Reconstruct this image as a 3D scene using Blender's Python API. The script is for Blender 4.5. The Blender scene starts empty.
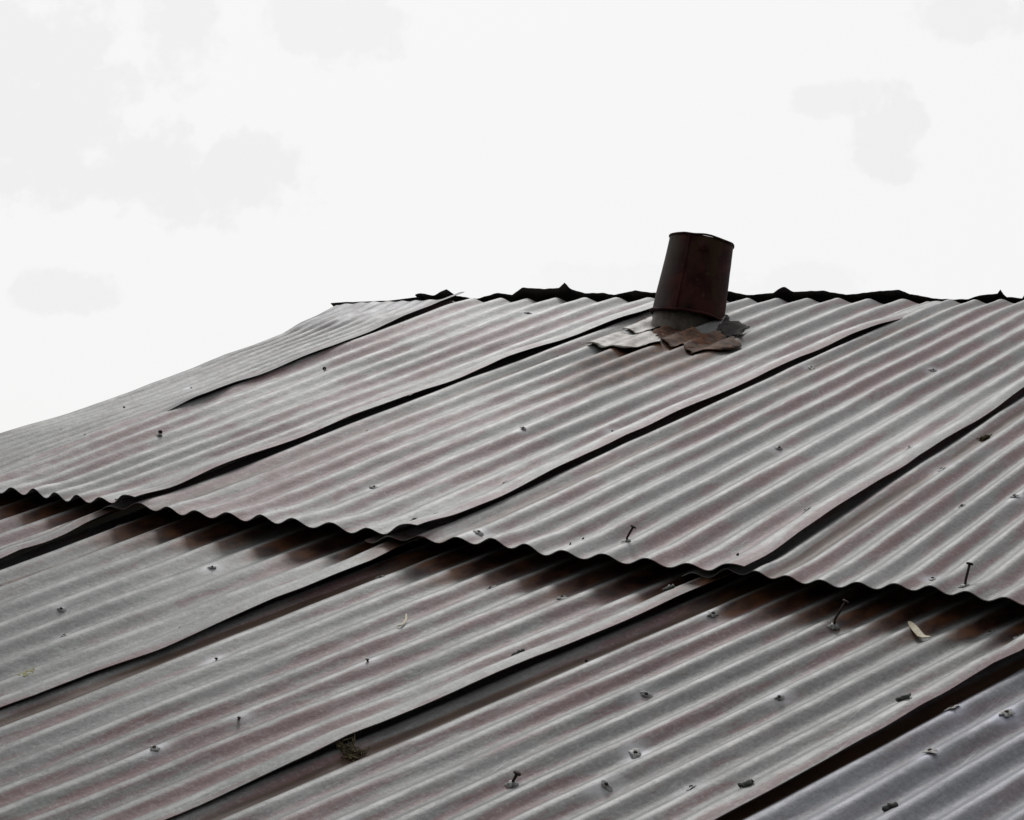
import bpy, bmesh, math, random
from mathutils import Vector, Matrix, noise
from mathutils.bvhtree import BVHTree

# ---------------------------------------------------------------- survey of the roof (metres)
# roof coordinates: u along the ridge, v up the slope (ridge at v = 0), n out of the slope
PITCH = math.radians(24.7246)
RIDGE_Z = 4.5
CAM = [2.42743, -3.61255, 0.72111]
CAM_R = [[0.775396, 0.619258, -0.123613], [-0.038396, 0.241625, 0.96961], [0.630307, -0.747086, 0.211132]]
SEAM_edge0 = [(-1.2475, -0.5122), (-1.1807, -0.513), (-1.0848, -0.5156), (-0.998, -0.546), (-0.9202, -0.5323), (-0.7715, -0.5622), (-0.6652, -0.5711), (-0.5211, -0.6099), (-0.3858, -0.6349), (-0.2676, -0.6646), (-0.1312, -0.7167), (-0.0268, -0.7447)]
SEAM_A = [(-1.7937, 0.0739), (-1.7098, 0.0416), (-1.6588, 0.0501), (-1.5811, 0.031), (-1.5217, 0.0338), (-1.4435, 0.0203), (-1.3595, 0.0192), (-1.2662, 0.0097), (-1.199, -0.0107), (-1.1289, 0.002), (-0.9827, -0.0063), (-0.8439, -0.0086), (-0.6778, -0.0102), (-0.5056, -0.016), (-0.3581, 0.0027), (-0.2535, 0.032)]
SEAM_B = [(-1.7671, 0.6777), (-1.7113, 0.6732), (-1.6252, 0.6777), (-1.5799, 0.6795), (-1.5053, 0.6708), (-1.4175, 0.6583), (-1.3352, 0.6466), (-1.2691, 0.6467), (-1.22, 0.639), (-1.1676, 0.6461), (-1.0733, 0.6333), (-0.9868, 0.6343), (-0.8737, 0.6348), (-0.7554, 0.629), (-0.6342, 0.6264), (-0.5358, 0.6392), (-0.4219, 0.6458), (-0.2965, 0.6641), (-0.186, 0.6733)]
SEAM_C = [(-1.7841, 1.214), (-1.723, 1.213), (-1.6205, 1.2019), (-1.5594, 1.2007), (-1.4724, 1.1981), (-1.3447, 1.1877), (-1.2801, 1.1877), (-1.2398, 1.1818), (-1.1909, 1.1841), (-1.1148, 1.1822), (-1.0421, 1.1775), (-0.9659, 1.1758), (-0.8322, 1.1689)]
SEAM_L1 = [(-2.0014, -0.0063), (-1.9545, -0.0167), (-1.9146, -0.0086), (-1.8695, -0.0101), (-1.8148, -0.0223), (-1.7663, -0.0226)]
SEAM_L2 = [(-2.407, 0.5499), (-2.368, 0.5632), (-2.2882, 0.5655), (-2.2474, 0.5814), (-2.1904, 0.6048), (-2.1401, 0.6058), (-2.0763, 0.6058), (-2.0, 0.6102), (-1.9603, 0.627), (-1.893, 0.6307), (-1.8321, 0.6353), (-1.7338, 0.6102)]
SEAM_L3 = [(-2.5582, 1.0056), (-2.4759, 1.0215), (-2.37, 1.0434), (-2.3136, 1.0423), (-2.2745, 1.0595), (-2.1857, 1.0757), (-2.1029, 1.0899), (-2.0524, 1.0944), (-2.0149, 1.1072), (-1.9729, 1.116), (-1.9149, 1.1321), (-1.8537, 1.1448), (-1.8061, 1.1533), (-1.7254, 1.1659)]
SEAM_L4 = [(-2.3281, 1.5185), (-2.2909, 1.5255), (-2.2388, 1.5373), (-2.1921, 1.544), (-2.133, 1.5555), (-2.087, 1.5678), (-2.0218, 1.5766), (-1.988, 1.5867), (-1.8995, 1.5934), (-1.8595, 1.6139)]
RIDGE = [(-0.9167, 0.0031), (-0.8942, 0.0085), (-0.8528, 0.0003), (-0.8037, 0.0191), (-0.772, 0.0003), (-0.7011, -0.0077), (-0.6308, 0.0081), (-0.5818, 0.0028), (-0.5458, 0.022), (-0.4751, 0.0182), (-0.4268, 0.0206), (-0.407, 0.035), (-0.3925, 0.0179), (-0.3473, 0.0067), (-0.2917, 0.0076), (-0.2589, 0.0026), (-0.1944, 0.0137), (-0.145, 0.0074), (-0.0346, 0.0121), (0.0771, 0.0105), (0.1239, 0.0014), (0.1931, 0.007), (0.224, 0.0232), (0.2436, 0.0092), (0.3242, 0.0121), (0.3806, 0.0022), (0.4285, 0.0066), (0.4669, 0.0111), (0.5133, 0.0132), (0.5366, 0.0043), (0.5952, -0.0059), (0.6617, -0.0111), (0.706, 0.0019), (0.7421, 0.0041), (0.7498, 0.0148), (0.7584, -0.0024), (0.8004, -0.0058)]
TALL = [[-0.3416, -1.3815], [-0.4329, -0.8314], [0.9861, -1.7027], [1.4844, -1.7252], [1.3597, -1.8164], [1.2713, -2.3151]]
FLAT = [[-0.726, -1.323], [-0.5623, -1.3878], [-0.7633, -1.1235], [-0.7872, -0.9113], [-0.6712, -0.8183], [0.302, -1.6958], [0.072, -1.2377], [0.3692, -1.5407], [0.4098, -1.1979], [0.0728, -0.6507], [0.6102, -1.4986], [0.5738, -1.161], [0.6773, -0.6652], [0.9179, -0.6525], [0.9295, -1.2085], [1.1464, -1.1922], [1.2301, -1.2598], [0.5744, -0.6076], [1.1579, -1.521], [1.1653, -1.7076], [1.4326, -1.7035], [1.3383, -1.422], [1.3926, -1.3773], [0.6149, -1.6687], [0.6301, -1.7309], [0.7456, -1.726], [0.9096, -1.6968], [0.007, -1.7769], [-0.018, -1.7479], [-0.0731, -1.7796], [-0.3753, -0.1847], [1.2003, -1.83], [1.5385, -1.7794], [1.414, -2.0343], [1.2635, -2.0672], [1.5978, -1.9996], [1.6242, -2.1039], [0.0736, -1.911], [0.3648, -1.8949], [0.2781, -2.1072], [0.3977, -2.1934], [0.5407, -2.1117], [0.6729, -2.1695], [0.0805, -2.0647], [0.8661, -2.3105], [0.6707, -1.857], [0.8535, -1.8372], [0.9649, -1.8263], [0.9068, -1.7221], [0.8882, -2.117], [1.1437, -2.0141], [0.8405, -2.4141], [1.3677, -2.2871], [1.4497, -2.2585], [1.3423, -2.2015], [1.6532, -1.9932], [1.5744, -1.7871]]
LUMP = [[1.5544, -2.0182], [1.5083, -2.2512], [1.121, -1.8043], [1.0656, -2.0422], [1.6419, -2.2203]]
P1 = [[0.0609, -0.4042], [0.0544, -0.2708], [0.1442, -0.3793], [0.1108, -0.4223]]
P2 = [[0.0649, -0.5462], [0.0661, -0.4454], [0.1704, -0.4293], [0.247, -0.5236], [0.2132, -0.5549], [0.1561, -0.5784]]
P3 = [[0.1037, -0.3391], [0.3295, -0.4106], [0.4281, -0.5109], [0.4154, -0.5584], [0.3816, -0.5979], [0.3004, -0.5294], [0.2321, -0.5052]]
P4 = [[0.2386, -0.2704], [0.3743, -0.3884], [0.3826, -0.4567], [0.3223, -0.411]]
LEAFA = [[1.4411, -1.7855], [1.457, -1.8046], [1.4757, -1.8222], [1.488, -1.8247]]
LEAFB = [[0.8126, -1.962], [0.8318, -1.9834], [0.8426, -2.0032], [0.8387, -2.0084]]
SIL0 = [(0.0, -1.1979, -0.0212), (-0.04, -1.1907, -0.0242), (-0.1, -1.1795, -0.03), (-0.17, -1.1846, -0.0375), (-0.27, -1.1745, -0.053), (-0.35, -1.1607, -0.0555), (-0.41, -1.1569, -0.0582), (-0.5, -1.1609, -0.0606), (-0.62, -1.1421, -0.0651), (-0.74, -1.1211, -0.0657), (-0.87, -1.0857, -0.0635), (-1.1, -1.0291, -0.056), (-1.3, -0.9776, -0.0427), (-1.58, -0.9294, -0.0301), (-1.78, -0.8834, -0.0152)]
RID0 = [(-1.2375, -0.0251), (-1.1825, -0.0221), (-1.1058, -0.0206), (-1.0118, -0.0176), (-0.9079, -0.0078)]
CLOUDS = [
    ((-0.2505, 0.1646), (0.0512, 0.0647), 1) ,
    ((-0.1697, 0.1223), (0.0701, 0.028), 1) ,
    ((-0.1727, 0.1977), (0.0216, 0.0313), 0.9) ,
    ((-0.0904, 0.2024), (0.0377, 0.0226), 0.8) ,
    ((-0.2323, 0.0617), (0.0296, 0.0129), 0.9) ,
    ((0.195, 0.1464), (0.0226, 0.027), 1) ,
    ((0.1769, 0.1622), (0.027, 0.0119), 0.8) ,
    ((0.2419, 0.2045), (0.0377, 0.0151), 0.9) ,
    ((0.058, 0.0671), (0.0485, 0.0135), 0.35) ,
    ((0.1531, 0.0691), (0.0377, 0.0119), 0.5) ,
]
SKY_E = [[0.7754, 0.61419, 0.14673], [-0.0384, -0.18607, 0.98179]]


random.seed(7)
scene = bpy.context.scene
col = scene.collection
RM = Matrix.Translation((0, 0, RIDGE_Z)) @ Matrix.Rotation(PITCH, 4, 'X')
UP = Vector((0, math.sin(PITCH), math.cos(PITCH)))       # plumb line in roof coordinates

# ---------------------------------------------------------------- helpers
def tag(o, label=None, cat=None, group=None, kind=None):
    if label: o['label'] = label
    if cat: o['category'] = cat
    if group: o['group'] = group
    if kind: o['kind'] = kind
    return o

def empty(name, mat):
    o = bpy.data.objects.new(name, None)
    o.empty_display_size = 0.05
    o.matrix_world = mat
    col.objects.link(o)
    return o

def link(name, me, mat, parent=None, smooth=True):
    o = bpy.data.objects.new(name, me)
    if mat: me.materials.append(mat)
    if smooth:
        for p in me.polygons: p.use_smooth = True
    col.objects.link(o)
    if parent: o.parent = parent
    return o

def bm_obj(name, bm, mat, parent=None, smooth=True):
    me = bpy.data.meshes.new(name)
    bmesh.ops.recalc_face_normals(bm, faces=bm.faces)
    bm.to_mesh(me); bm.free()
    return link(name, me, mat, parent, smooth)

def sstep(a, b, x):
    t = max(0.0, min(1.0, (x - a) / (b - a)))
    return t * t * (3 - 2 * t)

def interp(tab, x):
    if x <= tab[0][0]:
        (x0, y0), (x1, y1) = tab[0], tab[min(3, len(tab) - 1)]
        return y0 + (y1 - y0) / (x1 - x0) * (x - x0) * 0.6
    if x >= tab[-1][0]:
        return tab[-1][1]
    for (x0, y0), (x1, y1) in zip(tab, tab[1:]):
        if x <= x1:
            return y0 + (y1 - y0) * (x - x0) / (x1 - x0)

def fit(tab):
    n = len(tab); mx = sum(a for a, b in tab) / n; my = sum(b for a, b in tab) / n
    k = sum((a - mx) * (b - my) for a, b in tab) / sum((a - mx) ** 2 for a, b in tab)
    return lambda v: my + k * (v - mx)

def ns(x, y, z=0.0):
    return noise.noise(Vector((x, y, z)))

# ---------------------------------------------------------------- materials
class NT:
    def __init__(s, name):
        s.m = bpy.data.materials.new(name); s.m.use_nodes = True
        s.t = s.m.node_tree; s.t.nodes.clear()
        s.out = s.t.nodes.new('ShaderNodeOutputMaterial')
        s.b = s.t.nodes.new('ShaderNodeBsdfPrincipled')
        s.t.links.new(s.b.outputs[0], s.out.inputs[0])
    def n(s, typ, **kw):
        x = s.t.nodes.new(typ)
        for k, v in kw.items(): setattr(x, k, v)
        return x
    def l(s, a, b): s.t.links.new(a, b)
    def put(s, sock, v):
        if isinstance(v, (int, float)): sock.default_value = v
        elif isinstance(v, tuple): sock.default_value = v if len(v) == len(sock.default_value) else v + (1,)
        else: s.l(v, sock)
    def math(s, op, a, b=0.0, c=0.0, clamp=False):
        x = s.n('ShaderNodeMath', operation=op, use_clamp=clamp)
        s.put(x.inputs[0], a); s.put(x.inputs[1], b); s.put(x.inputs[2], c)
        return x.outputs[0]
    def mix(s, f, a, b):
        x = s.n('ShaderNodeMix', data_type='RGBA')
        s.put(x.inputs['Factor'], f); s.put(x.inputs['A'], a) if False else None
        s.put(x.inputs[6], a); s.put(x.inputs[7], b)
        return x.outputs[2]
    def ramp(s, f, lo, hi):
        x = s.n('ShaderNodeMapRange', interpolation_type='SMOOTHSTEP')
        s.put(x.inputs[0], f); x.inputs[1].default_value = lo; x.inputs[2].default_value = hi
        return x.outputs[0]
    def noise(s, vec, scale, detail=4, rough=0.55, dist=0.0):
        x = s.n('ShaderNodeTexNoise'); s.put(x.inputs['Vector'], vec)
        x.inputs['Scale'].default_value = scale; x.inputs['Detail'].default_value = detail
        x.inputs['Roughness'].default_value = rough; x.inputs['Distortion'].default_value = dist
        return x.outputs['Fac']
    def scale(s, vec, sx, sy, sz=1.0, off=(0, 0, 0)):
        x = s.n('ShaderNodeMapping'); s.put(x.inputs['Vector'], vec)
        x.inputs['Scale'].default_value = (sx, sy, sz); x.inputs['Location'].default_value = off
        return x.outputs[0]
    def attr(s, name):
        return s.n('ShaderNodeAttribute', attribute_name=name).outputs['Fac']

def galvanised(name, red=1.0, tint=(1, 1, 1)):
    """weathered corrugated iron: uv.x counts corrugations, uv.y is metres up the slope"""
    s = NT(name)
    uv = s.n('ShaderNodeUVMap', uv_map='uv').outputs[0]
    sep = s.n('ShaderNodeSeparateXYZ'); s.l(uv, sep.inputs[0])
    X, Y = sep.outputs[0], sep.outputs[1]
    phase = s.math('COSINE', s.math('MULTIPLY', X, 2 * math.pi))          # +1 crest, -1 valley
    flank = s.math('SINE', s.math('MULTIPLY', X, 2 * math.pi))
    c = lambda r, g, b: (r * tint[0], g * tint[1], b * tint[2])
    big = s.noise(s.scale(uv, 0.35, 2.2), 1.0, 3)
    base = s.mix(s.ramp(big, 0.3, 0.7), c(.140, .147, .143), c(.205, .211, .206))
    # greenish oxide clouds
    g = s.ramp(s.noise(s.scale(uv, 0.8, 5.0, 1, (9, 3, 0)), 1.0, 4), .5, .72)
    base = s.mix(s.math('MULTIPLY', g, .45), base, c(.20, .222, .205))
    # fine streaks along the sheet
    st = s.noise(s.scale(uv, 7.0, 2.6), 1.0, 8, .75)
    base = s.mix(s.math('MULTIPLY', s.ramp(st, .45, .8), .40), base, c(.37, .37, .365))
    base = s.mix(s.math('MULTIPLY', s.ramp(st, .5, .2), .50), base, c(.125, .122, .12))
    # mottling of the spangle
    mt = s.noise(s.scale(uv, 3.2, 36.0), 1.0, 8, .8)
    base = s.mix(s.math('MULTIPLY', s.ramp(mt, .52, .75), .30), base, c(.36, .36, .36))
    base = s.mix(s.math('MULTIPLY', s.ramp(mt, .48, .25), .30), base, c(.12, .12, .12))
    # what is left of the old red paint, worn off the crests
    rp = s.noise(s.scale(uv, 1.7, 4.2, 1, (31, 7, 0)), 1.0, 9, .72, .25)
    rp2 = s.noise(s.scale(uv, .22, .9, 1, (3, 17, 0)), 1.0, 2)
    wear = s.math('MULTIPLY_ADD', phase, -.035, s.math('MULTIPLY_ADD', rp2, .62, s.math('MULTIPLY', flank, .085)))
    rmask = s.ramp(s.math('ADD', rp, wear), .83, .98)
    base = s.mix(s.math('MULTIPLY', rmask, .88 * red), base, c(.178, .080, .088))
    # zinc bloom rubbed bright along the crests
    cr = s.math('MULTIPLY', s.ramp(phase, .72, 1.0), s.ramp(s.noise(s.scale(uv, .5, 9.0, 1, (5, 5, 0)), 1.0, 5, .7), .36, .66))
    base = s.mix(s.math('MULTIPLY', cr, .75), base, c(.43, .43, .425))
    # dirt lying along the valleys
    vl = s.math('MULTIPLY', s.ramp(phase, -.90, -1.0), s.ramp(s.noise(s.scale(uv, .9, 3.5, 1, (2, 8, 0)), 1.0, 4, .7), .44, .64))
    base = s.mix(s.math('MULTIPLY', vl, .60), base, c(.075, .068, .064))
    # grit, pitting and scratches
    ob = s.n('ShaderNodeTexCoord').outputs['Object']
    gr = s.noise(ob, 170, 6, .8)
    base = s.mix(s.math('MULTIPLY', s.ramp(gr, .50, .66), .45), base, c(.34, .34, .335))
    base = s.mix(s.math('MULTIPLY', s.ramp(gr, .48, .34), .50), base, c(.075, .072, .070))
    sc = s.noise(s.scale(ob, 190, 9, 60), 1.0, 4, .7)
    base = s.mix(s.math('MULTIPLY', s.ramp(sc, .60, .74), .40), base, c(.42, .42, .41))
    base = s.mix(s.math('MULTIPLY', s.ramp(sc, .40, .27), .40), base, c(.08, .07, .068))
    # small dark spots, lichen specks
    vo = s.n('ShaderNodeTexVoronoi'); s.put(vo.inputs['Vector'], s.scale(uv, 1.3, 17.0)); vo.inputs['Scale'].default_value = 1.0
    sp = s.math('MULTIPLY', s.ramp(vo.outputs['Distance'], .10, .04), s.ramp(s.noise(s.scale(uv, 3, 9), 1.0, 2), .55, .62))
    base = s.mix(s.math('MULTIPLY', sp, .7), base, c(.08, .075, .07))
    # pale bloom and rust, placed sheet by sheet
    pale = s.math('MULTIPLY', s.attr('pale'), s.ramp(s.noise(s.scale(uv, 1.2, 12), 1.0, 4), .3, .65))
    base = s.mix(pale, base, c(.50, .50, .53))
    rn = s.noise(s.scale(uv, 1.6, 9.0, 1, (4, 4, 0)), 1.0, 5, .7)
    rust = s.math('MULTIPLY', s.attr('rust'), s.math('MULTIPLY_ADD', rn, 1.4, .15), clamp=True)
    rust = s.ramp(rust, .10, .58)
    rcol = s.mix(s.ramp(s.noise(s.scale(uv, 2.5, 22), 1.0, 4), .35, .7), (.028, .011, .009), (.150, .060, .026))
    base = s.mix(rust, base, rcol)
    grime = s.attr('grime')
    gm = s.ramp(s.math('MULTIPLY', grime, s.math('MULTIPLY_ADD', rn, 1.2, .3)), .15, .8)
    base = s.mix(s.math('MULTIPLY', gm, .85), base, (.066, .034, .018))
    s.put(s.b.inputs['Base Color'], base)
    s.put(s.b.inputs['Metallic'], s.math('MULTIPLY', s.math('SUBTRACT', 1.0, s.math('MAXIMUM', rust, rmask)), .28))
    s.put(s.b.inputs['Roughness'], s.math('MULTIPLY_ADD', mt, .22, .42))
    s.b.inputs['Specular IOR Level'].default_value = .42
    # bumps: spangle, dents, scale of rust
    h = s.math('ADD', s.math('MULTIPLY', s.noise(s.scale(uv, 1.5, 13.0), 1.0, 3), 1.0), s.math('MULTIPLY_ADD', mt, .25, s.math('MULTIPLY', gr, .22)))
    bp = s.n('ShaderNodeBump'); bp.inputs['Strength'].default_value = .45; bp.inputs['Distance'].default_value = .004
    s.l(h, bp.inputs['Height']); s.l(bp.outputs[0], s.b.inputs['Normal'])
    return s.m

def speckled(name, a, b, scale=40, rough=.7, metal=0.0, bump=.3, mid=.5, spec=.3):
    s = NT(name)
    co = s.n('ShaderNodeTexCoord').outputs['Object']
    f = s.noise(co, scale, 5, .65, .3)
    s.put(s.b.inputs['Base Color'], s.mix(s.ramp(f, mid - .18, mid + .18), a, b))
    s.b.inputs['Roughness'].default_value = rough; s.b.inputs['Metallic'].default_value = metal
    s.b.inputs['Specular IOR Level'].default_value = spec
    bp = s.n('ShaderNodeBump'); bp.inputs['Strength'].default_value = bump; bp.inputs['Distance'].default_value = .002
    s.l(s.noise(co, scale * 2.2, 4), bp.inputs['Height']); s.l(bp.outputs[0], s.b.inputs['Normal'])
    return s.m

M_SHEET = galvanised('weathered_galvanised_iron')
M_SHEET_COOL = galvanised('weathered_galvanised_iron_cool', .45, (.95, .96, 1.08))
M_SHEET_PLAIN = galvanised('weathered_galvanised_iron_plain', .25, (.80, .80, .80))  # tint darkened to offset the sun that the tilted end sheet catches
M_RUST_SHADE = speckled('shade_black_rusty_iron', (.012, .010, .010), (.030, .024, .021), 30, .8, 0, .4)  # rusty iron, coloured near black to carry shade on the rear sheet ends
M_NAIL = speckled('rusty_nail', (.020, .014, .012), (.055, .035, .026), 400, .7, .2)
M_WASH = speckled('lead_washer', (.10, .10, .10), (.42, .42, .41), 160, .55, .3)
M_LEAD = speckled('weathered_lead', (.06, .065, .06), (.17, .18, .17), 160, .6, .3)
M_LEAFC = speckled('dry_leaf', (.52, .46, .33), (.66, .60, .46), 90, .6)
M_LICH = speckled('yellow_lichen', (.28, .27, .13), (.46, .45, .25), 120, .9)
M_WEED = speckled('dead_weed', (.07, .055, .03), (.20, .17, .10), 60, .9)
M_MOSS = speckled('dark_moss', (.02, .022, .016), (.06, .06, .045), 120, .95)
M_WALL = speckled('rendered_wall', (.34, .31, .27), (.42, .39, .34), 6, .9)
M_GRASS = speckled('grass_ground', (.035, .06, .02), (.09, .10, .04), 2, .95)
M_PLATE = speckled('torn_tin_plate', (.085, .058, .042), (.22, .215, .205), 55, .5, .25, .3)
M_PLATE_R = speckled('rusted_tin_plate', (.030, .013, .009), (.17, .082, .042), 60, .7, .1, .4)

M_PLATE_RR = speckled('deep_rust_plate', (.030, .011, .008), (.15, .055, .020), 60, .85, 0, .5)
def bucket_material():
    s = NT('rusted_bucket_iron')
    co = s.n('ShaderNodeTexCoord').outputs['Object']
    a = s.noise(co, 22, 5, .6, .5); b = s.noise(s.scale(co, 14, 14, 5, (3, 1, 2)), 1.0, 4, .6)
    c = s.mix(s.ramp(a, .35, .68), (.030, .0075, .0082), (.074, .0220, .0190))
    c = s.mix(s.math('MULTIPLY', s.ramp(b, .50, .66), .8), c, (.058, .036, .016))
    c = s.mix(s.math('MULTIPLY', s.ramp(s.noise(co, 60, 4), .62, .74), .5), c, (.10, .07, .06))
    c = s.mix(s.attr('left_grey'), c, (.085, .083, .080))
    c = s.mix(s.attr('hole'), c, (.004, .004, .004))
    s.put(s.b.inputs['Base Color'], c)
    s.b.inputs['Roughness'].default_value = .72; s.b.inputs['Specular IOR Level'].default_value = .14
    bp = s.n('ShaderNodeBump'); bp.inputs['Strength'].default_value = .35; bp.inputs['Distance'].default_value = .003
    s.l(a, bp.inputs['Height']); s.l(bp.outputs[0], s.b.inputs['Normal'])
    return s.m
M_BUCKET = bucket_material()

# ---------------------------------------------------------------- the roof
roof = empty('corrugated_roof', RM)
tag(roof, 'weathered grey corrugated iron roof with faded red patches, two rows of overlapping nailed sheets', 'roof', kind='thing')

P = 0.0762
AMP = 0.0050
GROUND = []            # (verts, faces) of every sheet, for setting things down on them

def sheet(seed, uL, uR, v0, v1, zfun, lift=.014, red=True, mat=None, amp=None,
          rustline=0.0, valley=None, toprust=0.0, spots=(), pale=None, nv=110, lipw=1.3,
          lead=0.0, left_tuck=True, tuckz=.012, wob=1.0, endwave=.014, flareup=0.0, pitch0=.0762):
    """one corrugated sheet; uL(v), uR(v) its side edges, uRf the straightened right edge"""
    P = pitch0; amp = amp or .081 * pitch0; uRf = uR[1]; uR = uR[0]
    span = uRf(v1) - uL(v1)
    vm_ = (v0 + v1) / 2; span = uRf(vm_) - uL(vm_)
    m = max(3, round((span - lead) / P - .35 - .5)) if valley else None
    mm = max(3, round(span / P))
    nk = int(span / P * 11) + 1
    near = [q for q in FLAT if min(uL(v0), uL(v1)) < q[0] < max(uRf(v0), uRf(v1)) + .02 and v0 < q[1] < v1]
    verts, uvs, rst, pal, grm = [], [], [], [], []
    for j in range(nv + 1):
        t = j / nv
        vv = v0 + (v1 - v0) * t
        a, bf, b = uL(vv), uRf(vv), uR(vv)
        if valley:
            pitch = (bf - (a + lead)) / (m + .85)
        else:
            pitch = (bf - a) / mm
        L = lift(vv) if callable(lift) else lift
        L *= 1 + .35 * ns(vv * 5, seed * 3.1)
        for i in range(nk + 1):
            s = i / nk
            u = a + s * (bf - a)
            k = (bf - u) / pitch
            uu = u + (b - bf) * (1 - sstep(0, 2.2, k))
            vx = vv
            # ragged, slightly wavy ends
            if t < .02: vx += endwave * ns(u * 6, seed * 1.7)
            if t > .98: vx += .010 * ns(u * 9, seed * 2.3 + 5)
            aa = amp * (1 - .75 * sstep(-.26, -.08, vv) if seed == 1 else 1) * (1 + .35 * ns(u * 4, vv * 2.2, seed))
            lip = 1 - sstep(.15, lipw, k)
            z = aa * math.cos(2 * math.pi * (k - .35 + .05 * ns(u * 3, vv * 3, seed + 9))) * (1 - .75 * (1 - sstep(.2, .9, k)))
            z += L * lip
            if left_tuck: z -= (tuckz(vv) if callable(tuckz) else tuckz) * (1 - sstep(.02, .088, u - a))
            z += wob * (.0030 * ns(u * 2.2, vv * 1.6, seed + 3) + .0016 * ns(u * 7, vv * 5, seed + 4) + .0006 * ns(u * 22, vv * 14, seed + 5))
            z += (flareup + (.005 * ns(u * 6, seed * 2.9) + .002 * ns(u * 19, seed) if flareup else 0)) * (1 - sstep(0, .09, vv - v0))
            z += zfun(u, vv, s)
            verts.append((uu, vx, z))
            uvs.append((seed * 13.0 - (k - .35), vv + seed * 3.7))
            ph = math.cos(2 * math.pi * (k - .35))
            r = 0.0; gl = 0.0
            if valley and rustline:
                kv = m + .85
                r = rustline * math.exp(-(((k - kv) * pitch) / .0085) ** 2) * (.75 + .9 * ns(vv * 4, seed * 5.5)); gl = min(1.0, 1.15 * r)
            if toprust:
                dv = (toprust_v - vv)
                rr = math.exp(-max(0, dv) / (.050 + .04 * ns(u * 14, seed))) * (.42 - .62 * math.sin(2 * math.pi * (k - .35)))
                r = max(r, toprust * rr * (.8 + .8 * ns(u * 11, seed + 2)))
            for (su, sv, ru, rv, w) in spots:
                r = max(r, w * math.exp(-((u - su) / ru) ** 2 - ((vv - sv) / rv) ** 2))
            rst.append(max(0, min(1, r)))
            pl = pale(u, vv) if pale else 0.0
            for fu, fv in near:                                   # scuffed bright round the fixings
                d2 = ((uu - fu) / .011) ** 2 + ((vv - fv) / .016) ** 2
                if d2 < 6: pl = max(pl, min(1.0, 1.5 * math.exp(-d2)))
            pal.append(pl)
            # grime that has gathered in the channel beside the lap above it
            grm.append(max(gl, .06 * (1 - sstep(.05, .16, u - a))) if left_tuck else 0.0)
    faces = []
    w = nk + 1
    for j in range(nv):
        for i in range(nk):
            q = j * w + i
            faces.append((q, q + 1, q + w + 1, q + w))
    # underside and cut edges, each with vertices of their own so that the edges stay crisp
    T = .0011; n0 = len(verts)
    V = [Vector(q) for q in verts]
    low = []
    for j in range(nv + 1):
        for i in range(w):
            dx = V[j * w + min(i + 1, nk)] - V[j * w + max(i - 1, 0)]
            dy = V[min(j + 1, nv) * w + i] - V[max(j - 1, 0) * w + i]
            low.append(V[j * w + i] - dx.cross(dy).normalized() * T)
    allv = verts + [tuple(q) for q in low]
    allf = faces + [(n0 + d, n0 + c, n0 + b, n0 + a) for a, b, c, d in faces]
    src = list(range(n0)) * 2
    loop = [i for i in range(w)] + [j * w + nk for j in range(1, nv + 1)] + [nv * w + i for i in range(nk - 1, -1, -1)] + [j * w for j in range(nv - 1, 0, -1)]
    k0 = len(allv); nl = len(loop)
    for q in loop: allv.append(verts[q]); src.append(q)
    for q in loop: allv.append(tuple(low[q])); src.append(q)
    for q in range(nl):
        r_ = (q + 1) % nl
        allf.append((k0 + q, k0 + nl + q, k0 + nl + r_, k0 + r_))
    me = bpy.data.meshes.new('roof_sheet')
    me.from_pydata(allv, [], allf)
    ul = me.uv_layers.new(name='uv')
    vi = [0] * len(me.loops); me.loops.foreach_get('vertex_index', vi)
    ul.data.foreach_set('uv', [c for q in vi for c in uvs[src[q]]])
    for nm, arr in (('rust', rst), ('pale', pal), ('grime', grm)):
        at = me.attributes.new(nm, 'FLOAT', 'POINT'); at.data.foreach_set('value', [arr[q] for q in src])
    o = link('roof_sheet', me, mat or M_SHEET, roof)
    GROUND.append((verts, faces, o))
    return o

def edge(tab):
    f = fit(tab)                # hand-laid sheets: nearly straight, a little bent at the nails
    return (lambda v: f(v) + .40 * (interp(tab, v) - f(v))), f
def tuck(tab, d=.10):
    f = fit(tab); return lambda v: f(v) - d

E0 = edge(SEAM_edge0); EA = edge(SEAM_A); EB = edge(SEAM_B); EC = edge(SEAM_C)
L1, L2, L3, L4 = edge(SEAM_L1), edge(SEAM_L2), edge(SEAM_L3), edge(SEAM_L4)
toprust_v = -1.80
VB = -1.766                       # bottom edge of the upper row
ROWZ = -0.031                     # how far the lower row lies beneath the upper

def z_up(u, v, s): return -.006 * sstep(-.15, 0, v)
def z_lo(u, v, s): return ROWZ

# upper row ---------------------------------------------------------------
SL = sorted(SIL0)
SLU = [(a, b) for a, b, c in SL]; SLZ = [(a, c) for a, b, c in SL]
def z_u0(u, v, s): return interp(SLZ, v) * (1 - s) + .004 * ns(u * 3, v * 4, 77) * (1 - s) * s
e0f = E0[1]
def pale0(u, v):
    return .95 * sstep(-.34, -.10, v + .07 * ns(u * 5, v * 5, 3)) * (1 - sstep(-.95, -.72, u))
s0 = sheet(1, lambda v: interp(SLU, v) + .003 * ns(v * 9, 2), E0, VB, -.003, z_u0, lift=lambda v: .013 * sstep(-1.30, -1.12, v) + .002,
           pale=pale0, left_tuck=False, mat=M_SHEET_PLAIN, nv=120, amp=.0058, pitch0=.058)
s0['label'] = 'finely ribbed end sheet tilting away down the left edge of the roof'
def plain(f): return f
s1 = sheet(2, lambda v: e0f(v) - .13, EA, VB, -.012, z_up, lift=.016, flareup=.006, tuckz=lambda v: .006 + .012 * sstep(-1.35, -1.1, v), pitch0=.080)
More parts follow.
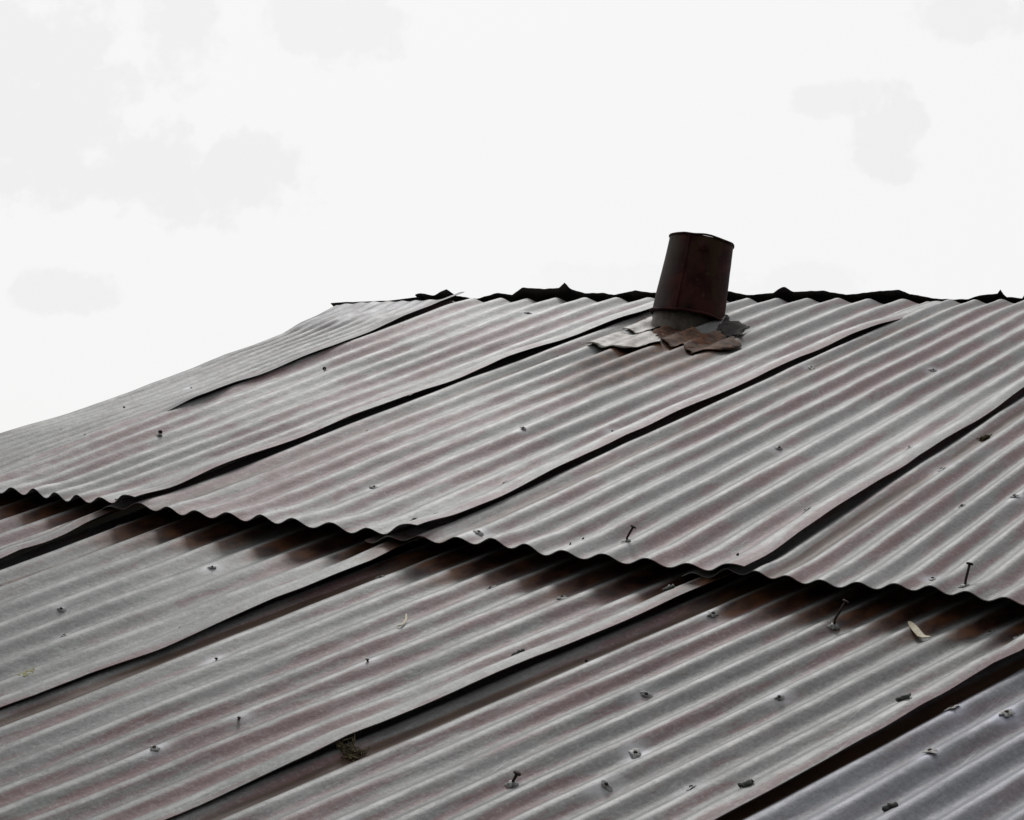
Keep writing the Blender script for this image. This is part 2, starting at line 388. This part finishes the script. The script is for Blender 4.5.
s2 = sheet(3, tuck(SEAM_A), EB, VB, -.016, z_up, flareup=.006, lift=lambda v: .015 * (1 - sstep(-.36, -.16, v)), valley=True, lead=.147, rustline=2.2, pitch0=.0757,
           spots=((.30, -.54, .10, .12, 1.0), (.21, -.56, .05, .08, .9), (.24, -.66, .030, .20, 1.0), (.33, -.70, .022, .26, .9), (.17, -.62, .03, .13, .9), (.40, -.66, .018, .22, .8), (.27, -.80, .012, .3, .6)))
s3 = sheet(4, tuck(SEAM_B), EC, VB, -.014, z_up, flareup=.006, lift=.015, valley=True, lead=.140, rustline=1.1, pitch0=.0615)
ucf = EC[1]
ER = ((lambda v: ucf(v) + .50 + .006 * ns(v * 3, 4)), (lambda v: ucf(v) + .50))
s4 = sheet(5, tuck(SEAM_C), ER, VB, -.014, z_up, flareup=.006, lift=.015, valley=True, lead=.135, rustline=2.2, pitch0=.0495)
ER2 = ((lambda v: ucf(v) + 1.10), (lambda v: ucf(v) + 1.10))
s5 = sheet(6, lambda v: ucf(v) + .40, ER2, VB, -.014, z_up, flareup=.006, lift=.015, nv=60, pitch0=.0495)

# lower row ---------------------------------------------------------------
VT, VE = -1.58, -3.05
l1f, l4f = L1[1], L4[1]
EL0 = ((lambda v: -.60), (lambda v: -.60))
d0 = sheet(11, lambda v: -1.22, EL0, VE, VT, lambda u, v, s: ROWZ - .045 * (1 - s), lift=.010, left_tuck=False, nv=60)
def rise(a): return lambda v: a + .008 * sstep(-2.35, -1.78, v)
d1 = sheet(12, lambda v: -.70, (lambda v: interp(SEAM_L1, v), lambda v: .03 + .0 * v), VE, VT, z_lo, lift=rise(.014), toprust=.9, pitch0=.078)
d2 = sheet(13, lambda v: .03 - .10, L2, VE, VT, z_lo, lift=rise(.011), valley=True, lead=.134, rustline=2.2, toprust=1.0, pitch0=.071)
d3 = sheet(14, tuck(SEAM_L2), L3, VE, VT, z_lo, lift=rise(.012), valley=True, lead=.120, rustline=2.9, toprust=1.0, pitch0=.0595)
d4 = sheet(15, tuck(SEAM_L3), L4, VE, VT, z_lo, lift=rise(.010), valley=True, lead=.122, rustline=2.9, toprust=1.0, pitch0=.0515)
EL5 = ((lambda v: l4f(v) + .52), (lambda v: l4f(v) + .52))
d5 = sheet(16, tuck(SEAM_L4), EL5, VE, VT, z_lo, lift=.012, valley=True, lead=.094, rustline=2.6, toprust=.6, pitch0=.0495, mat=M_SHEET_COOL)

# far slope: sheets falling away behind the ridge, their ends turned up past it ---------------
def far_sheet(ua, ub, seed):
    bm = bmesh.new(); n = int((ub - ua) * 150); rows = []
    for i in range(n + 1):
        u = ua + (ub - ua) * i / n
        z = interp(RIDGE, u) if u < RIDGE[-1][0] else .002 + .012 * max(0, ns(u * 5, 8)) + .004 * ns(u * 20, 3)
        if u < RIDGE[0][0]: z = RIDGE[0][1]
        z = max(z, -.008) + .0015 * ns(u * 60, seed)
        cz = .004 * math.cos(2 * math.pi * u / P)
        prof = [(.012, z), (.019, z * .5 - .008 + cz * .5), (.05, -.035 + cz), (.5, -.035 - .45 * math.tan(2 * PITCH) * 1.0 + cz), (1.6, -.035 - 1.55 * math.tan(2 * PITCH) + cz)]
        rows.append([bm.verts.new((u, y, zz)) for y, zz in prof])
    for r0, r1 in zip(rows, rows[1:]):
        for k in range(len(r0) - 1):
            bm.faces.new((r0[k], r1[k], r1[k + 1], r0[k + 1]))
    o = bm_obj('rear_sheet', bm, M_RUST_SHADE, roof)  # shade on the turned-up ends is put into the colour
    sol = o.modifiers.new('thickness', 'SOLIDIFY'); sol.thickness = .0015; sol.offset = 0
    return o
far_sheet(-.9167, -.10, 1); far_sheet(-.12, .56, 2); far_sheet(.54, 1.2, 3); far_sheet(1.18, 1.85, 4)
# thin ridge strip over the tilted end sheet, its shade put into the black
bm = bmesh.new(); rows = []
for i in range(41):
    f = i / 40; u = -1.2375 + f * .34
    z = interp(RID0, u) + .005 + .0008 * ns(u * 30, 2)
    rows.append([bm.verts.new((u, y, zz)) for y, zz in ((.012, z), (.016, z - .005), (.04, z - .03), (.6, z - .62), (1.6, z - 1.75))])
for r0, r1 in zip(rows, rows[1:]):
    for k in range(4): bm.faces.new((r0[k], r1[k], r1[k + 1], r0[k + 1]))
o = bm_obj('rear_sheet', bm, M_RUST_SHADE, roof); sol = o.modifiers.new('thickness', 'SOLIDIFY'); sol.thickness = .0015; sol.offset = 0

# ---------------------------------------------------------------- setting things down on the sheets
TREES = [(BVHTree.FromPolygons(v, f), o) for v, f, o in GROUND]
def on(u, v):
    """highest sheet under (u, v): point, normal, sheet"""
    best = None
    for t, o in TREES:
        h = t.ray_cast(Vector((u, v, .5)), Vector((0, 0, -1)))
        if h[0] is not None and (best is None or h[0].z > best[0].z):
            nn = h[1] if h[1].z > 0 else -h[1]
            best = (h[0], nn, o)
    return best

def frame(nrm, ang=0.0):
    z = nrm.normalized(); x = Vector((1, 0, 0)); x = (x - z * x.dot(z)).normalized(); y = z.cross(x)
    return Matrix((x, y, z)).transposed() @ Matrix.Rotation(ang, 3, 'Z')

def tube(bm, pts, rads, seg=8, cap=True):
    rings = []
    for i, p in enumerate(pts):
        d = (pts[min(i + 1, len(pts) - 1)] - pts[max(i - 1, 0)]).normalized()
        x = d.cross(Vector((.3, .9, .2))).normalized(); y = d.cross(x)
        rings.append([bm.verts.new(p + (x * math.cos(a) + y * math.sin(a)) * rads[i]) for a in [2 * math.pi * q / seg for q in range(seg)]])
    for a, b in zip(rings, rings[1:]):
        for q in range(seg): bm.faces.new((a[q], a[(q + 1) % seg], b[(q + 1) % seg], b[q]))
    if cap:
        bm.faces.new(rings[0][::-1]); bm.faces.new(rings[-1])

def washer(rng, R=.009, crumple=.35):
    """a cupped, crumpled lead washer"""
    bm = bmesh.new(); c = bm.verts.new((0, 0, .0035)); prev = None
    rings = [[c] * 14]
    for q, (r, z) in enumerate(((.35, .0034), (.7, .0026), (1.0, .0004))):
        ring = []
        for i in range(14):
            a = 2 * math.pi * i / 14
            k = 1 + crumple * (rng.random() - .5) * (q + .5) / 2
            ring.append(bm.verts.new((R * r * k * math.cos(a), R * r * k * math.sin(a), z + .0022 * (rng.random() - .3) * q / 2)))
        if prev is None:
            for i in range(14): bm.faces.new((c, ring[i], ring[(i + 1) % 14]))
        else:
            for i in range(14): bm.faces.new((prev[i], ring[i], ring[(i + 1) % 14], prev[(i + 1) % 14]))
        prev = ring
    return bm

def nail_mesh(rng, tall, h=.03, lean=(.1, .1)):
    bm = bmesh.new()
    if tall:
        pts = [Vector((0, 0, -.004)), Vector((0, 0, h * .3)), Vector((lean[0] * h * .5, lean[1] * h * .5, h * .65)), Vector((lean[0] * h, lean[1] * h, h))]
        tube(bm, pts, [.0016] * 4)
        d = (pts[-1] - pts[-2]).normalized()
        tube(bm, [pts[-1] - d * .0004, pts[-1] + d * .0014], [.0043, .0040], 12)
    else:
        d = Vector((rng.uniform(-.5, .5), rng.uniform(-.5, .5), 1)).normalized()
        tube(bm, [Vector((0, 0, -.003)), d * .0016], [.0015, .0015])
        tube(bm, [d * .0010, d * .0022], [.0028, .0023], 10)
    return bm

rng = random.Random(3)
HEADS = [nail_mesh(rng, False) for _ in range(5)]
def mesh_of(bm, name, mat):
    me = bpy.data.meshes.new(name); bmesh.ops.recalc_face_normals(bm, faces=bm.faces); bm.to_mesh(me); bm.free()
    me.materials.append(mat)
    for p in me.polygons: p.use_smooth = True
    return me
NAILS = [mesh_of(b, 'nail', M_NAIL) for b in HEADS]
WASHERS = [mesh_of(washer(rng, .0062 + .003 * rng.random(), .6), 'washer', M_WASH) for _ in range(6)]

def put(name, me, parent, p, rot, sc=(1, 1, 1)):
    o = bpy.data.objects.new(name, me); col.objects.link(o); o.parent = parent
    m = rot.to_4x4() @ Matrix.Diagonal((*sc, 1)); m.translation = p
    o.matrix_local = m
    return o

for i, (u, v) in enumerate(FLAT):
    h = on(u, v)
    if not h: continue
    p, nn, sh = h
    r = frame(nn, rng.uniform(0, 6.28))
    small = u < -.5
    if small:
        put('nail', NAILS[i % 5], sh, p, r, (.9, .9, 1.6))
    else:
        if rng.random() < .8:
            put('washer', WASHERS[i % 6], sh, p + nn * .0004, r, (.95, rng.uniform(.45, .8), .55))
        put('nail', NAILS[i % 5], sh, p + nn * .0012, r, (.85, .85, .85))
SPEC = [(.007, (-.5, .2)), (.010, (-1.8, .5)), (.021, (.35, .1)), (.027, (.0, .12)), (.031, (.30, .15)), (.012, (.30, .1))]
for (u, v), (hh, ln) in zip(TALL, SPEC):
    p, nn, sh = on(u, v)
    # these stand plumb rather than square to the flank they are driven through
    z = UP; x = (Vector((.62, -.75, .21)).cross(z) * -1); x = (Vector((.775, -.038, .63)) - z * Vector((.775, -.038, .63)).dot(z)).normalized(); y = z.cross(x)
    put('nail', mesh_of(nail_mesh(rng, True, hh, ln), 'nail', M_NAIL), sh, p, Matrix((x, y, z)).transposed())
    put('washer', WASHERS[2], sh, p + nn * .0004, frame(nn, 1.0), (1, .8, .8))
for i, (u, v) in enumerate(LUMP):
    h = on(u, v)
    if not h: continue
    p, nn, sh = h
    # a lead washer rolled up off its nail
    bm = bmesh.new(); L_ = .0135 + .003 * rng.random(); n = 9; seg = 12
    pts = [Vector(((q / (n - 1) - .5) * L_, .0015 * math.sin(q * .9 + i), .0022 + .0005 * math.sin(q * 1.7))) for q in range(n)]
    tube(bm, pts, [(.0016 + .0014 * math.sin(math.pi * (.12 + .78 * q / (n - 1)))) * (1 + .25 * math.sin(q * 2.3 + i)) for q in range(n)], seg)
    for vv in bm.verts: vv.co += Vector((ns(vv.co.x * 300, vv.co.y * 300, i), ns(vv.co.y * 300, vv.co.z * 300, i), ns(vv.co.z * 300, vv.co.x * 300, i))) * .0009
    o = bm_obj('washer', bm, M_LEAD, sh); m = (frame(nn, [.68, .75, .85, .6, .5][i] - .02)).to_4x4(); m.translation = p; o.matrix_local = m

# ---------------------------------------------------------------- stub pipe and torn flashing round it
FOOT = Vector((.150, -.292, .0))
pipe = None
bm = bmesh.new()
W3 = Matrix.Rotation(-PITCH, 3, 'X')                          # plumb axes in roof coordinates
seg = 48
for (za, zb) in ((-.06, .06),):
    r = .0725; ra, rb, ia, ib = [], [], [], []
    for i in range(seg):
        a = 2 * math.pi * i / seg
        rr = r * (1 + .012 * ns(math.cos(a) * 2, math.sin(a) * 2))
        for lst, rad, z in ((ra, rr, za), (rb, rr, zb), (ia, rr - .002, za), (ib, rr - .002, zb)):
            lst.append(bm.verts.new(FOOT + W3 @ Vector((rad * math.cos(a), rad * math.sin(a), z))))
    for i in range(seg):
        j = (i + 1) % seg
        bm.faces.new((ra[i], ra[j], rb[j], rb[i])); bm.faces.new((ib[i], ib[j], ia[j], ia[i])); bm.faces.new((rb[i], rb[j], ib[j], ib[i]))
pipe = bm_obj('flue_pipe', bm, speckled('flue_pipe_iron', (.030, .017, .012), (.13, .11, .095), 24, .6, .2, .4), roof)

def plate(poly, zs, mat, seed, curl=.004, thick=.0014, sub=5, drape=.55):
    bm = bmesh.new()
    f = bm.faces.new([bm.verts.new((u, v, z)) for (u, v), z in zip(poly, zs)])
    bmesh.ops.triangulate(bm, faces=[f])
    bmesh.ops.subdivide_edges(bm, edges=bm.edges[:], cuts=sub, use_grid_fill=True)
    bmesh.ops.subdivide_edges(bm, edges=bm.edges[:], cuts=1, use_grid_fill=True)
    for q in bm.verts:
        e = 1.0 if q.is_boundary else .3
        q.co.x += e * (.009 * ns(q.co.x * 30, q.co.y * 30, seed) + .005 * ns(q.co.x * 90, q.co.y * 90, seed)); q.co.y += e * (.014 * ns(q.co.x * 30, q.co.y * 30, seed + 7) + .008 * ns(q.co.x * 90, q.co.y * 90, seed + 1))
        h = on(q.co.x, q.co.y)
        if h: q.co.z += drape * (h[0].z + .0035 - q.co.z)
        q.co.z += curl * ns(q.co.x * 14, q.co.y * 14, seed + 3) + .5 * curl * ns(q.co.x * 45, q.co.y * 45, seed)
    o = bm_obj('flashing', bm, mat, roof)
    sol = o.modifiers.new('thickness', 'SOLIDIFY'); sol.thickness = thick; sol.offset = 0
    return o
plate(P1, [.014, .020, .014, .010], M_PLATE, 1, .003)
plate(P2, [.014, .011, .012, .013, .012, .013], M_PLATE, 2, .003, drape=.45)
plate(P3, [.011, .011, .011, .012, .011, .010, .012], M_PLATE_R, 3, .004, drape=.85)
plate(P4, [.016, .022, .010, .012], M_RUST_SHADE, 4, .010)
plate([(.27, -.335), (.36, -.385), (.40, -.455), (.33, -.44)], [.03, .012, .010, .014], M_RUST_SHADE, 9, .012)
plate([(.37, -.45), (.415, -.50), (.43, -.55), (.40, -.54)], [.012, .014, .012, .011], M_RUST_SHADE, 12, .008, drape=.8)
plate([(.25, -.43), (.32, -.45), (.37, -.52), (.34, -.555), (.28, -.50)], [.010] * 5, M_PLATE_RR, 15, .005, drape=.95)
plate([(.14, -.40), (.21, -.43), (.25, -.50), (.20, -.50)], [.012] * 4, M_PLATE_RR, 17, .004, drape=.9)

# ---------------------------------------------------------------- the upturned bucket
BW = RM @ FOOT
bucket = empty('bucket', Matrix.Translation(BW + Vector((.004, .002, .008))) @ Matrix.Rotation(math.radians(2.2), 4, Vector((-.53, .82, 0))))
tag(bucket, 'dark rusty tapered bucket turned upside down over the stub flue pipe near the ridge', 'bucket')
def lathe(prof, seg=72, dent=0.0, attrs=False):
    bm = bmesh.new(); rings = []
    for (r, z) in prof:
        ring = []
        for i in range(seg):
            a = 2 * math.pi * i / seg
            k = 1 + dent * (ns(math.cos(a) * 1.6, math.sin(a) * 1.6, z * 12) + .35 * ns(math.cos(a) * 5, math.sin(a) * 5, z * 40))
            ring.append(bm.verts.new((r * k * math.cos(a), r * k * math.sin(a), z)))
        rings.append(ring)
    for a, b in zip(rings, rings[1:]):
        for i in range(seg): bm.faces.new((a[i], a[(i + 1) % seg], b[(i + 1) % seg], b[i]))
    return bm
H_, RB, RT = .180, .0800, .0705
prof = [(RB + (RT - RB) * q / 24, .004 + (H_ - .008) * q / 24) for q in range(25)]
body_bm = lathe(prof + [(RT - .003, H_ - .005), (RT * .6, H_ - .006), (.002, H_ - .0055)], dent=.016)
me = bpy.data.meshes.new('body'); bmesh.ops.recalc_face_normals(body_bm, faces=body_bm.faces); body_bm.to_mesh(me); body_bm.free()
CAMDIR = Vector((.53, -.82, 0)).normalized(); CR = Vector((.84, .54, 0)).normalized()
lgrey, hol = [], []
for q in me.vertices:
    side = q.co.dot(CR); fr = q.co.dot(CAMDIR)
    lgrey.append(.55 * sstep(-.035, -.072, side) * sstep(.02, .10, q.co.z + .03 * ns(q.co.z * 30, 1)) if False else .6 * (1 - sstep(-.070, -.028, side + .012 * ns(q.co.z * 25, 2))))  # greyer tone towards the left side of the body
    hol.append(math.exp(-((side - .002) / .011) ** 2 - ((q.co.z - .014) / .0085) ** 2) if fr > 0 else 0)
for nm, arr in (('left_grey', lgrey), ('hole', hol)):
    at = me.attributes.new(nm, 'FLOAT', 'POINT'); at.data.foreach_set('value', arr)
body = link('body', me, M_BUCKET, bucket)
sol = body.modifiers.new('thickness', 'SOLIDIFY'); sol.thickness = .0016; sol.offset = -1
def ring_bead(R, z, r, name, dent, seed):
    bm = bmesh.new(); seg = 96; rows = []
    for i in range(seg):
        a = 2 * math.pi * i / seg
        k = R * (1 + dent * ns(math.cos(a) * 2, math.sin(a) * 2, seed))
        zz = z + .0025 * ns(math.cos(a) * 2.5, math.sin(a) * 2.5, seed + 4)
        rows.append([bm.verts.new(((k + r * math.cos(b)) * math.cos(a), (k + r * math.cos(b)) * math.sin(a), zz + r * math.sin(b))) for b in [2 * math.pi * q / 10 for q in range(10)]])
    for i in range(seg):
        A_, B_ = rows[i], rows[(i + 1) % seg]
        for q in range(10): bm.faces.new((A_[q], B_[q], B_[(q + 1) % 10], A_[(q + 1) % 10]))
    return bm_obj(name, bm, M_BUCKET, bucket)
ring_bead(RB + .0022, .005, .0032, 'rim', .02, 1)
ring_bead(RT + .0008, H_ - .0025, .0022, 'base_seam', .012, 6)
# folded side seam
bm = bmesh.new(); rows = []
ds = (CAMDIR * .93 - CR * .36).normalized(); ts = Vector((-ds.y, ds.x, 0))
for q in range(25):
    z = .006 + (H_ - .012) * q / 24; r = RB + (RT - RB) * q / 24 + .0004
    c = ds * r + Vector((0, 0, z)); k = .0012 * ns(q * .7, 3)
    rows.append([bm.verts.new(c + ts * (a + k) + ds * b) for a, b in ((-.0042, -.0012), (-.0034, .0016), (.0030, .0020), (.0040, -.0012))])
for a, b in zip(rows, rows[1:]):
    for k in range(3): bm.faces.new((a[k], a[k + 1], b[k + 1], b[k]))
bm_obj('side_seam', bm, M_BUCKET, bucket, smooth=False)
# ear plate where the handle was fixed
bm = bmesh.new()
bmesh.ops.create_cube(bm, size=1, matrix=Matrix.Diagonal((.0028, .022, .020, 1)))
bmesh.ops.bevel(bm, geom=bm.edges[:], offset=.0009, segments=2)
ear = bm_obj('handle_ear', bm, M_BUCKET, bucket)
d = (CAMDIR * .98 + CR * .10).normalized()
ear.matrix_local = Matrix.Translation(d * (RT + .0040) + Vector((0, 0, H_ - .028))) @ Matrix.Rotation(math.atan2(d.y, d.x), 4, 'Z') @ Matrix.Rotation(math.atan2(RB - RT, H_) * -1, 4, 'Y')

# ---------------------------------------------------------------- leaves and litter lying on the sheets
def leaf(name, spine, width, mat, label, thick=.0008, cup=.25):
    pts = []
    for u, v in spine:
        p, nn, sh = on(u, v); pts.append((p, nn))
    nn = sum((q[1] for q in pts), Vector()).normalized()
    # rests on the highest points beneath it
    z0 = max(p.z for p, _ in pts)
    base = pts[len(pts) // 2][0]
    bm = bmesh.new(); rows = []; N = 16
    ctrl = [Vector((p.x, p.y, z0 * .6 + p.z * .4 + .002)) for p, _ in pts]
    def cat(t):
        f = t * (len(ctrl) - 1); i = min(int(f), len(ctrl) - 2); a = f - i
        p0, p1, p2, p3 = ctrl[max(i - 1, 0)], ctrl[i], ctrl[i + 1], ctrl[min(i + 2, len(ctrl) - 1)]
        return .5 * ((2 * p1) + (p2 - p0) * a + (2 * p0 - 5 * p1 + 4 * p2 - p3) * a * a + (-p0 + 3 * p1 - 3 * p2 + p3) * a ** 3)
    for i in range(N + 1):
        t = i / N; c = cat(t); d = (cat(min(1, t + .02)) - cat(max(0, t - .02))).normalized()
        x = d.cross(nn).normalized(); w = width * (math.sin(math.pi * min(1, t * .97 + .03)) ** .7) * .5 + .0004
        rows.append([bm.verts.new(c + x * w * k + nn * (abs(k) * w * cup + .0006 * ns(t * 9, k * 2))) for k in (-1, -.5, 0, .5, 1)])
    for a, b in zip(rows, rows[1:]):
        for k in range(4): bm.faces.new((a[k], a[k + 1], b[k + 1], b[k]))
    o = bm_obj(name, bm, mat)
    for q in o.data.vertices: q.co -= base
    o.matrix_world = RM @ Matrix.Translation(base)
    sol = o.modifiers.new('thickness', 'SOLIDIFY'); sol.thickness = thick; sol.offset = 0
    return tag(o, label, 'leaf')
leaf('leaf', LEAFA, .0075, M_LEAFC, 'cream dry leaf lying across corrugations just below the overlap on the right')
leaf('leaf', LEAFB, .0026, M_LEAFC, 'thin curled pale leaf like a crescent, lying on a middle sheet of the lower row', cup=.5)

def clump(name, u, v, mat, label, cat, n, rad, hgt, blade, seed):
    r = random.Random(seed); p, nn, sh = on(u, v); bm = bmesh.new()
    for i in range(n):
        a = r.uniform(0, 6.28); q = rad * math.sqrt(r.random())
        b0 = Vector((q * math.cos(a) * 1.5, q * math.sin(a), 0)); e = b0 + Vector((r.uniform(-1, 1) * rad, r.uniform(-1, 1) * rad, hgt * r.uniform(.2, 1)))
        m = (b0 + e) / 2 + Vector((r.uniform(-.4, .4) * rad, r.uniform(-.4, .4) * rad, hgt * .15))
        tube(bm, [b0, m, e], [blade, blade * .9, blade * .3], 4)
    for i in range(n // 3):
        c = Vector((r.uniform(-1, 1) * rad, r.uniform(-.7, .7) * rad, hgt * r.uniform(.05, .5)))
        bmesh.ops.create_icosphere(bm, subdivisions=1, radius=blade * r.uniform(1.5, 3.5), matrix=Matrix.Translation(c) @ Matrix.Rotation(r.random() * 3, 4, 'X') @ Matrix.Diagonal((1.5, 1, .5, 1)))
    o = bm_obj(name, bm, mat, smooth=False)
    m = frame(nn).to_4x4(); m.translation = p
    o.matrix_world = RM @ m
    return tag(o, label, cat)
clump('dead_weed', 1.0582, -2.3272, M_WEED, 'tuft of dead weed caught in the rusty channel beneath a lower sheet edge', 'weed', 60, .011, .011, .0008, 2)
clump('leaf_litter', 1.2150, -1.0870, M_WEED, 'small brown crumb of leaf litter lodged in the channel beside a lap on the right', 'leaf litter', 22, .007, .009, .0010, 5)

def patch(name, u, v, mat, label, cat, n, rad, size, seed, stretch=1.0):
    r = random.Random(seed); p0, nn0, sh = on(u, v); bm = bmesh.new()
    for i in range(n):
        a = r.uniform(0, 6.28); q = rad * r.random() ** .7
        h = on(u + q * math.cos(a) * stretch, v + q * math.sin(a))
        if not h: continue
        m = frame(h[1], r.random() * 6).to_4x4(); m.translation = h[0] - p0
        s = size * r.uniform(.5, 1.3)
        bmesh.ops.create_icosphere(bm, subdivisions=1, radius=1, matrix=m @ Matrix.Diagonal((s * 1.4, s, s * .35, 1)))
    o = bm_obj(name, bm, mat, smooth=False)
    o.matrix_world = RM @ Matrix.Translation(p0)
    return tag(o, label, cat)
patch('lichen', .4664, -2.3097, M_LICH, 'pale yellow lichen patch on the lower sheet close to its edge at far left', 'lichen', 70, .017, .0019, 4, 1.0)
patch('moss', -1.150, -.445, M_MOSS, 'dark moss crust on the outer edge of the tilted end sheet', 'moss', 40, .05, .0045, 8, .35)

# ---------------------------------------------------------------- house under the roof, ground
bm = bmesh.new()
me_w = [(-1.15, -2.5), (2.6, -2.5), (2.6, 1.3), (-1.15, 1.3)]
cs = math.cos(PITCH); tn = math.tan(PITCH)
def wall(p, q, thick=.12):
    (x0, y0), (x1, y1) = p, q
    d = Vector((x1 - x0, y1 - y0)).normalized(); n_ = Vector((-d.y, d.x)) * thick
    ys = [0.0, 1.0] if not (y0 < 0 < y1 or y1 < 0 < y0) else [0.0, abs(y0) / abs(y1 - y0), 1.0]
    vs = []
    for t in ys:
        x, y = x0 + (x1 - x0) * t, y0 + (y1 - y0) * t
        top = lambda yy: RIDGE_Z - .16 - abs(yy) * tn
        vs.append([bm.verts.new(c) for c in ((x, y, 0), (x + n_.x, y + n_.y, 0), (x + n_.x, y + n_.y, top(y)), (x, y, top(y)))])
    for a, b in zip(vs, vs[1:]):
        for k in range(4): bm.faces.new((a[k], a[(k + 1) % 4], b[(k + 1) % 4], b[k]))
    bm.faces.new(vs[0]); bm.faces.new(vs[-1][::-1])
for a, b in zip(me_w, me_w[1:] + me_w[:1]): wall(a, b)
w = bm_obj('house_wall', bm, M_WALL, roof, smooth=False); w.matrix_local = RM.inverted()
bm = bmesh.new(); bmesh.ops.create_grid(bm, x_segments=8, y_segments=8, size=600)
tag(bm_obj('ground', bm, M_GRASS, smooth=False), 'grass ground around the house', None, kind='structure')

# ---------------------------------------------------------------- daylight
w = bpy.data.worlds.new('World'); scene.world = w; w.use_nodes = True
t = w.node_tree; t.nodes.clear(); N = t.nodes.new
SUN_EL, SUN_AZ = math.radians(48), math.radians(-50)          # azimuth from +Y (ahead), clockwise
out = N('ShaderNodeOutputWorld'); bg = N('ShaderNodeBackground'); t.links.new(bg.outputs[0], out.inputs[0])
sky = N('ShaderNodeTexSky'); sky.sky_type = 'NISHITA'; sky.sun_disc = False
sky.sun_elevation = SUN_EL; sky.sun_rotation = SUN_AZ; sky.dust_density = 4
bg.inputs['Strength'].default_value = .1
co = N('ShaderNodeTexCoord')
def vm(op, a, b):
    x = N('ShaderNodeMath'); x.operation = op
    for k, q in enumerate((a, b)):
        if isinstance(q, (int, float)): x.inputs[k].default_value = q
        else: t.links.new(q, x.inputs[k])
    return x.outputs[0]
def vmath(op, a, b):
    x = N('ShaderNodeVectorMath'); x.operation = op; t.links.new(a, x.inputs[0])
    if isinstance(b, (tuple, list)): x.inputs[1].default_value = b
    else: t.links.new(b, x.inputs[1])
    return x
nz = N('ShaderNodeTexNoise'); nz.inputs['Scale'].default_value = 38.0; nz.inputs['Detail'].default_value = 6; nz.inputs['Roughness'].default_value = .6
t.links.new(co.outputs['Generated'], nz.inputs['Vector'])
nz2 = N('ShaderNodeTexNoise'); nz2.inputs['Scale'].default_value = 4.0; nz2.inputs['Detail'].default_value = 5
t.links.new(co.outputs['Generated'], nz2.inputs['Vector'])
ca = vmath('DOT_PRODUCT', co.outputs['Generated'], SKY_E[0]).outputs['Value']
cb = vmath('DOT_PRODUCT', co.outputs['Generated'], SKY_E[1]).outputs['Value']
acc = vm('MULTIPLY', vm('MAXIMUM', vm('SUBTRACT', nz2.outputs['Fac'], .60), 0.0), 2.0)
for (a0, b0), (ra, rb), wt in CLOUDS:                         # banks of thin grey cloud, each with its own bearing and size
    da = vm('DIVIDE', vm('SUBTRACT', ca, a0), ra); db = vm('DIVIDE', vm('SUBTRACT', cb, b0), rb)
    r2 = vm('ADD', vm('MULTIPLY', da, da), vm('MULTIPLY', db, db))
    q = vm('ADD', vm('SUBTRACT', 1.0, r2), vm('MULTIPLY', vm('SUBTRACT', nz.outputs['Fac'], .5), 4.0))
    e = N('ShaderNodeMapRange'); e.interpolation_type = 'SMOOTHSTEP'; t.links.new(q, e.inputs[0])
    e.inputs[1].default_value = -.15; e.inputs[2].default_value = .55; e.inputs[4].default_value = wt
    acc = vm('MAXIMUM', acc, e.outputs[0])
cl = N('ShaderNodeMapRange'); t.links.new(acc, cl.inputs[0])
cl.inputs[3].default_value = 9.28; cl.inputs[4].default_value = 8.68
# an overcast sky: brightest on the sun's side, much dimmer behind the photographer
dt = N('ShaderNodeVectorMath'); dt.operation = 'DOT_PRODUCT'; dt.inputs[1].default_value = (math.sin(SUN_AZ), math.cos(SUN_AZ), .25)
t.links.new(co.outputs['Generated'], dt.inputs[0])
az = N('ShaderNodeMapRange'); az.interpolation_type = 'SMOOTHSTEP'
az.inputs[1].default_value = -.65; az.inputs[2].default_value = .72; az.inputs[3].default_value = .16; az.inputs[4].default_value = 1.0
t.links.new(dt.outputs['Value'], az.inputs[0])
val = vm('MULTIPLY', cl.outputs[0], az.outputs[0])
cc = N('ShaderNodeCombineColor'); 
for k in range(3): t.links.new(val, cc.inputs[k])
mx = N('ShaderNodeMix'); mx.data_type = 'RGBA'; mx.inputs[0].default_value = .97
t.links.new(sky.outputs[0], mx.inputs[6]); t.links.new(cc.outputs[0], mx.inputs[7])
t.links.new(mx.outputs[2], bg.inputs['Color'])

ld = bpy.data.lights.new('sun', 'SUN'); ld.energy = 1.0; ld.angle = math.radians(14); ld.color = (1, .985, .965)
so = bpy.data.objects.new('sun', ld); col.objects.link(so)
to = Vector((math.sin(SUN_AZ) * math.cos(SUN_EL), math.cos(SUN_AZ) * math.cos(SUN_EL), math.sin(SUN_EL)))
so.rotation_euler = to.to_track_quat('Z', 'Y').to_euler(); so.location = (0, 0, 12)

# ---------------------------------------------------------------- camera
cd = bpy.data.cameras.new('camera'); cam = bpy.data.objects.new('camera', cd); col.objects.link(cam)
cd.sensor_width = 36; cd.lens = 1855 / 1024 * 36; cd.clip_start = .05; cd.clip_end = 2000
r, uq, bk = [Vector(a) for a in CAM_R]
m = Matrix((r, uq, bk)).transposed().to_4x4(); m.translation = Vector(CAM)
cam.matrix_world = RM @ m
scene.camera = cam
vs = scene.view_settings
vs.view_transform = 'Standard'; vs.look = 'None'; vs.exposure = 0; vs.gamma = 1; vs.use_curve_mapping = False
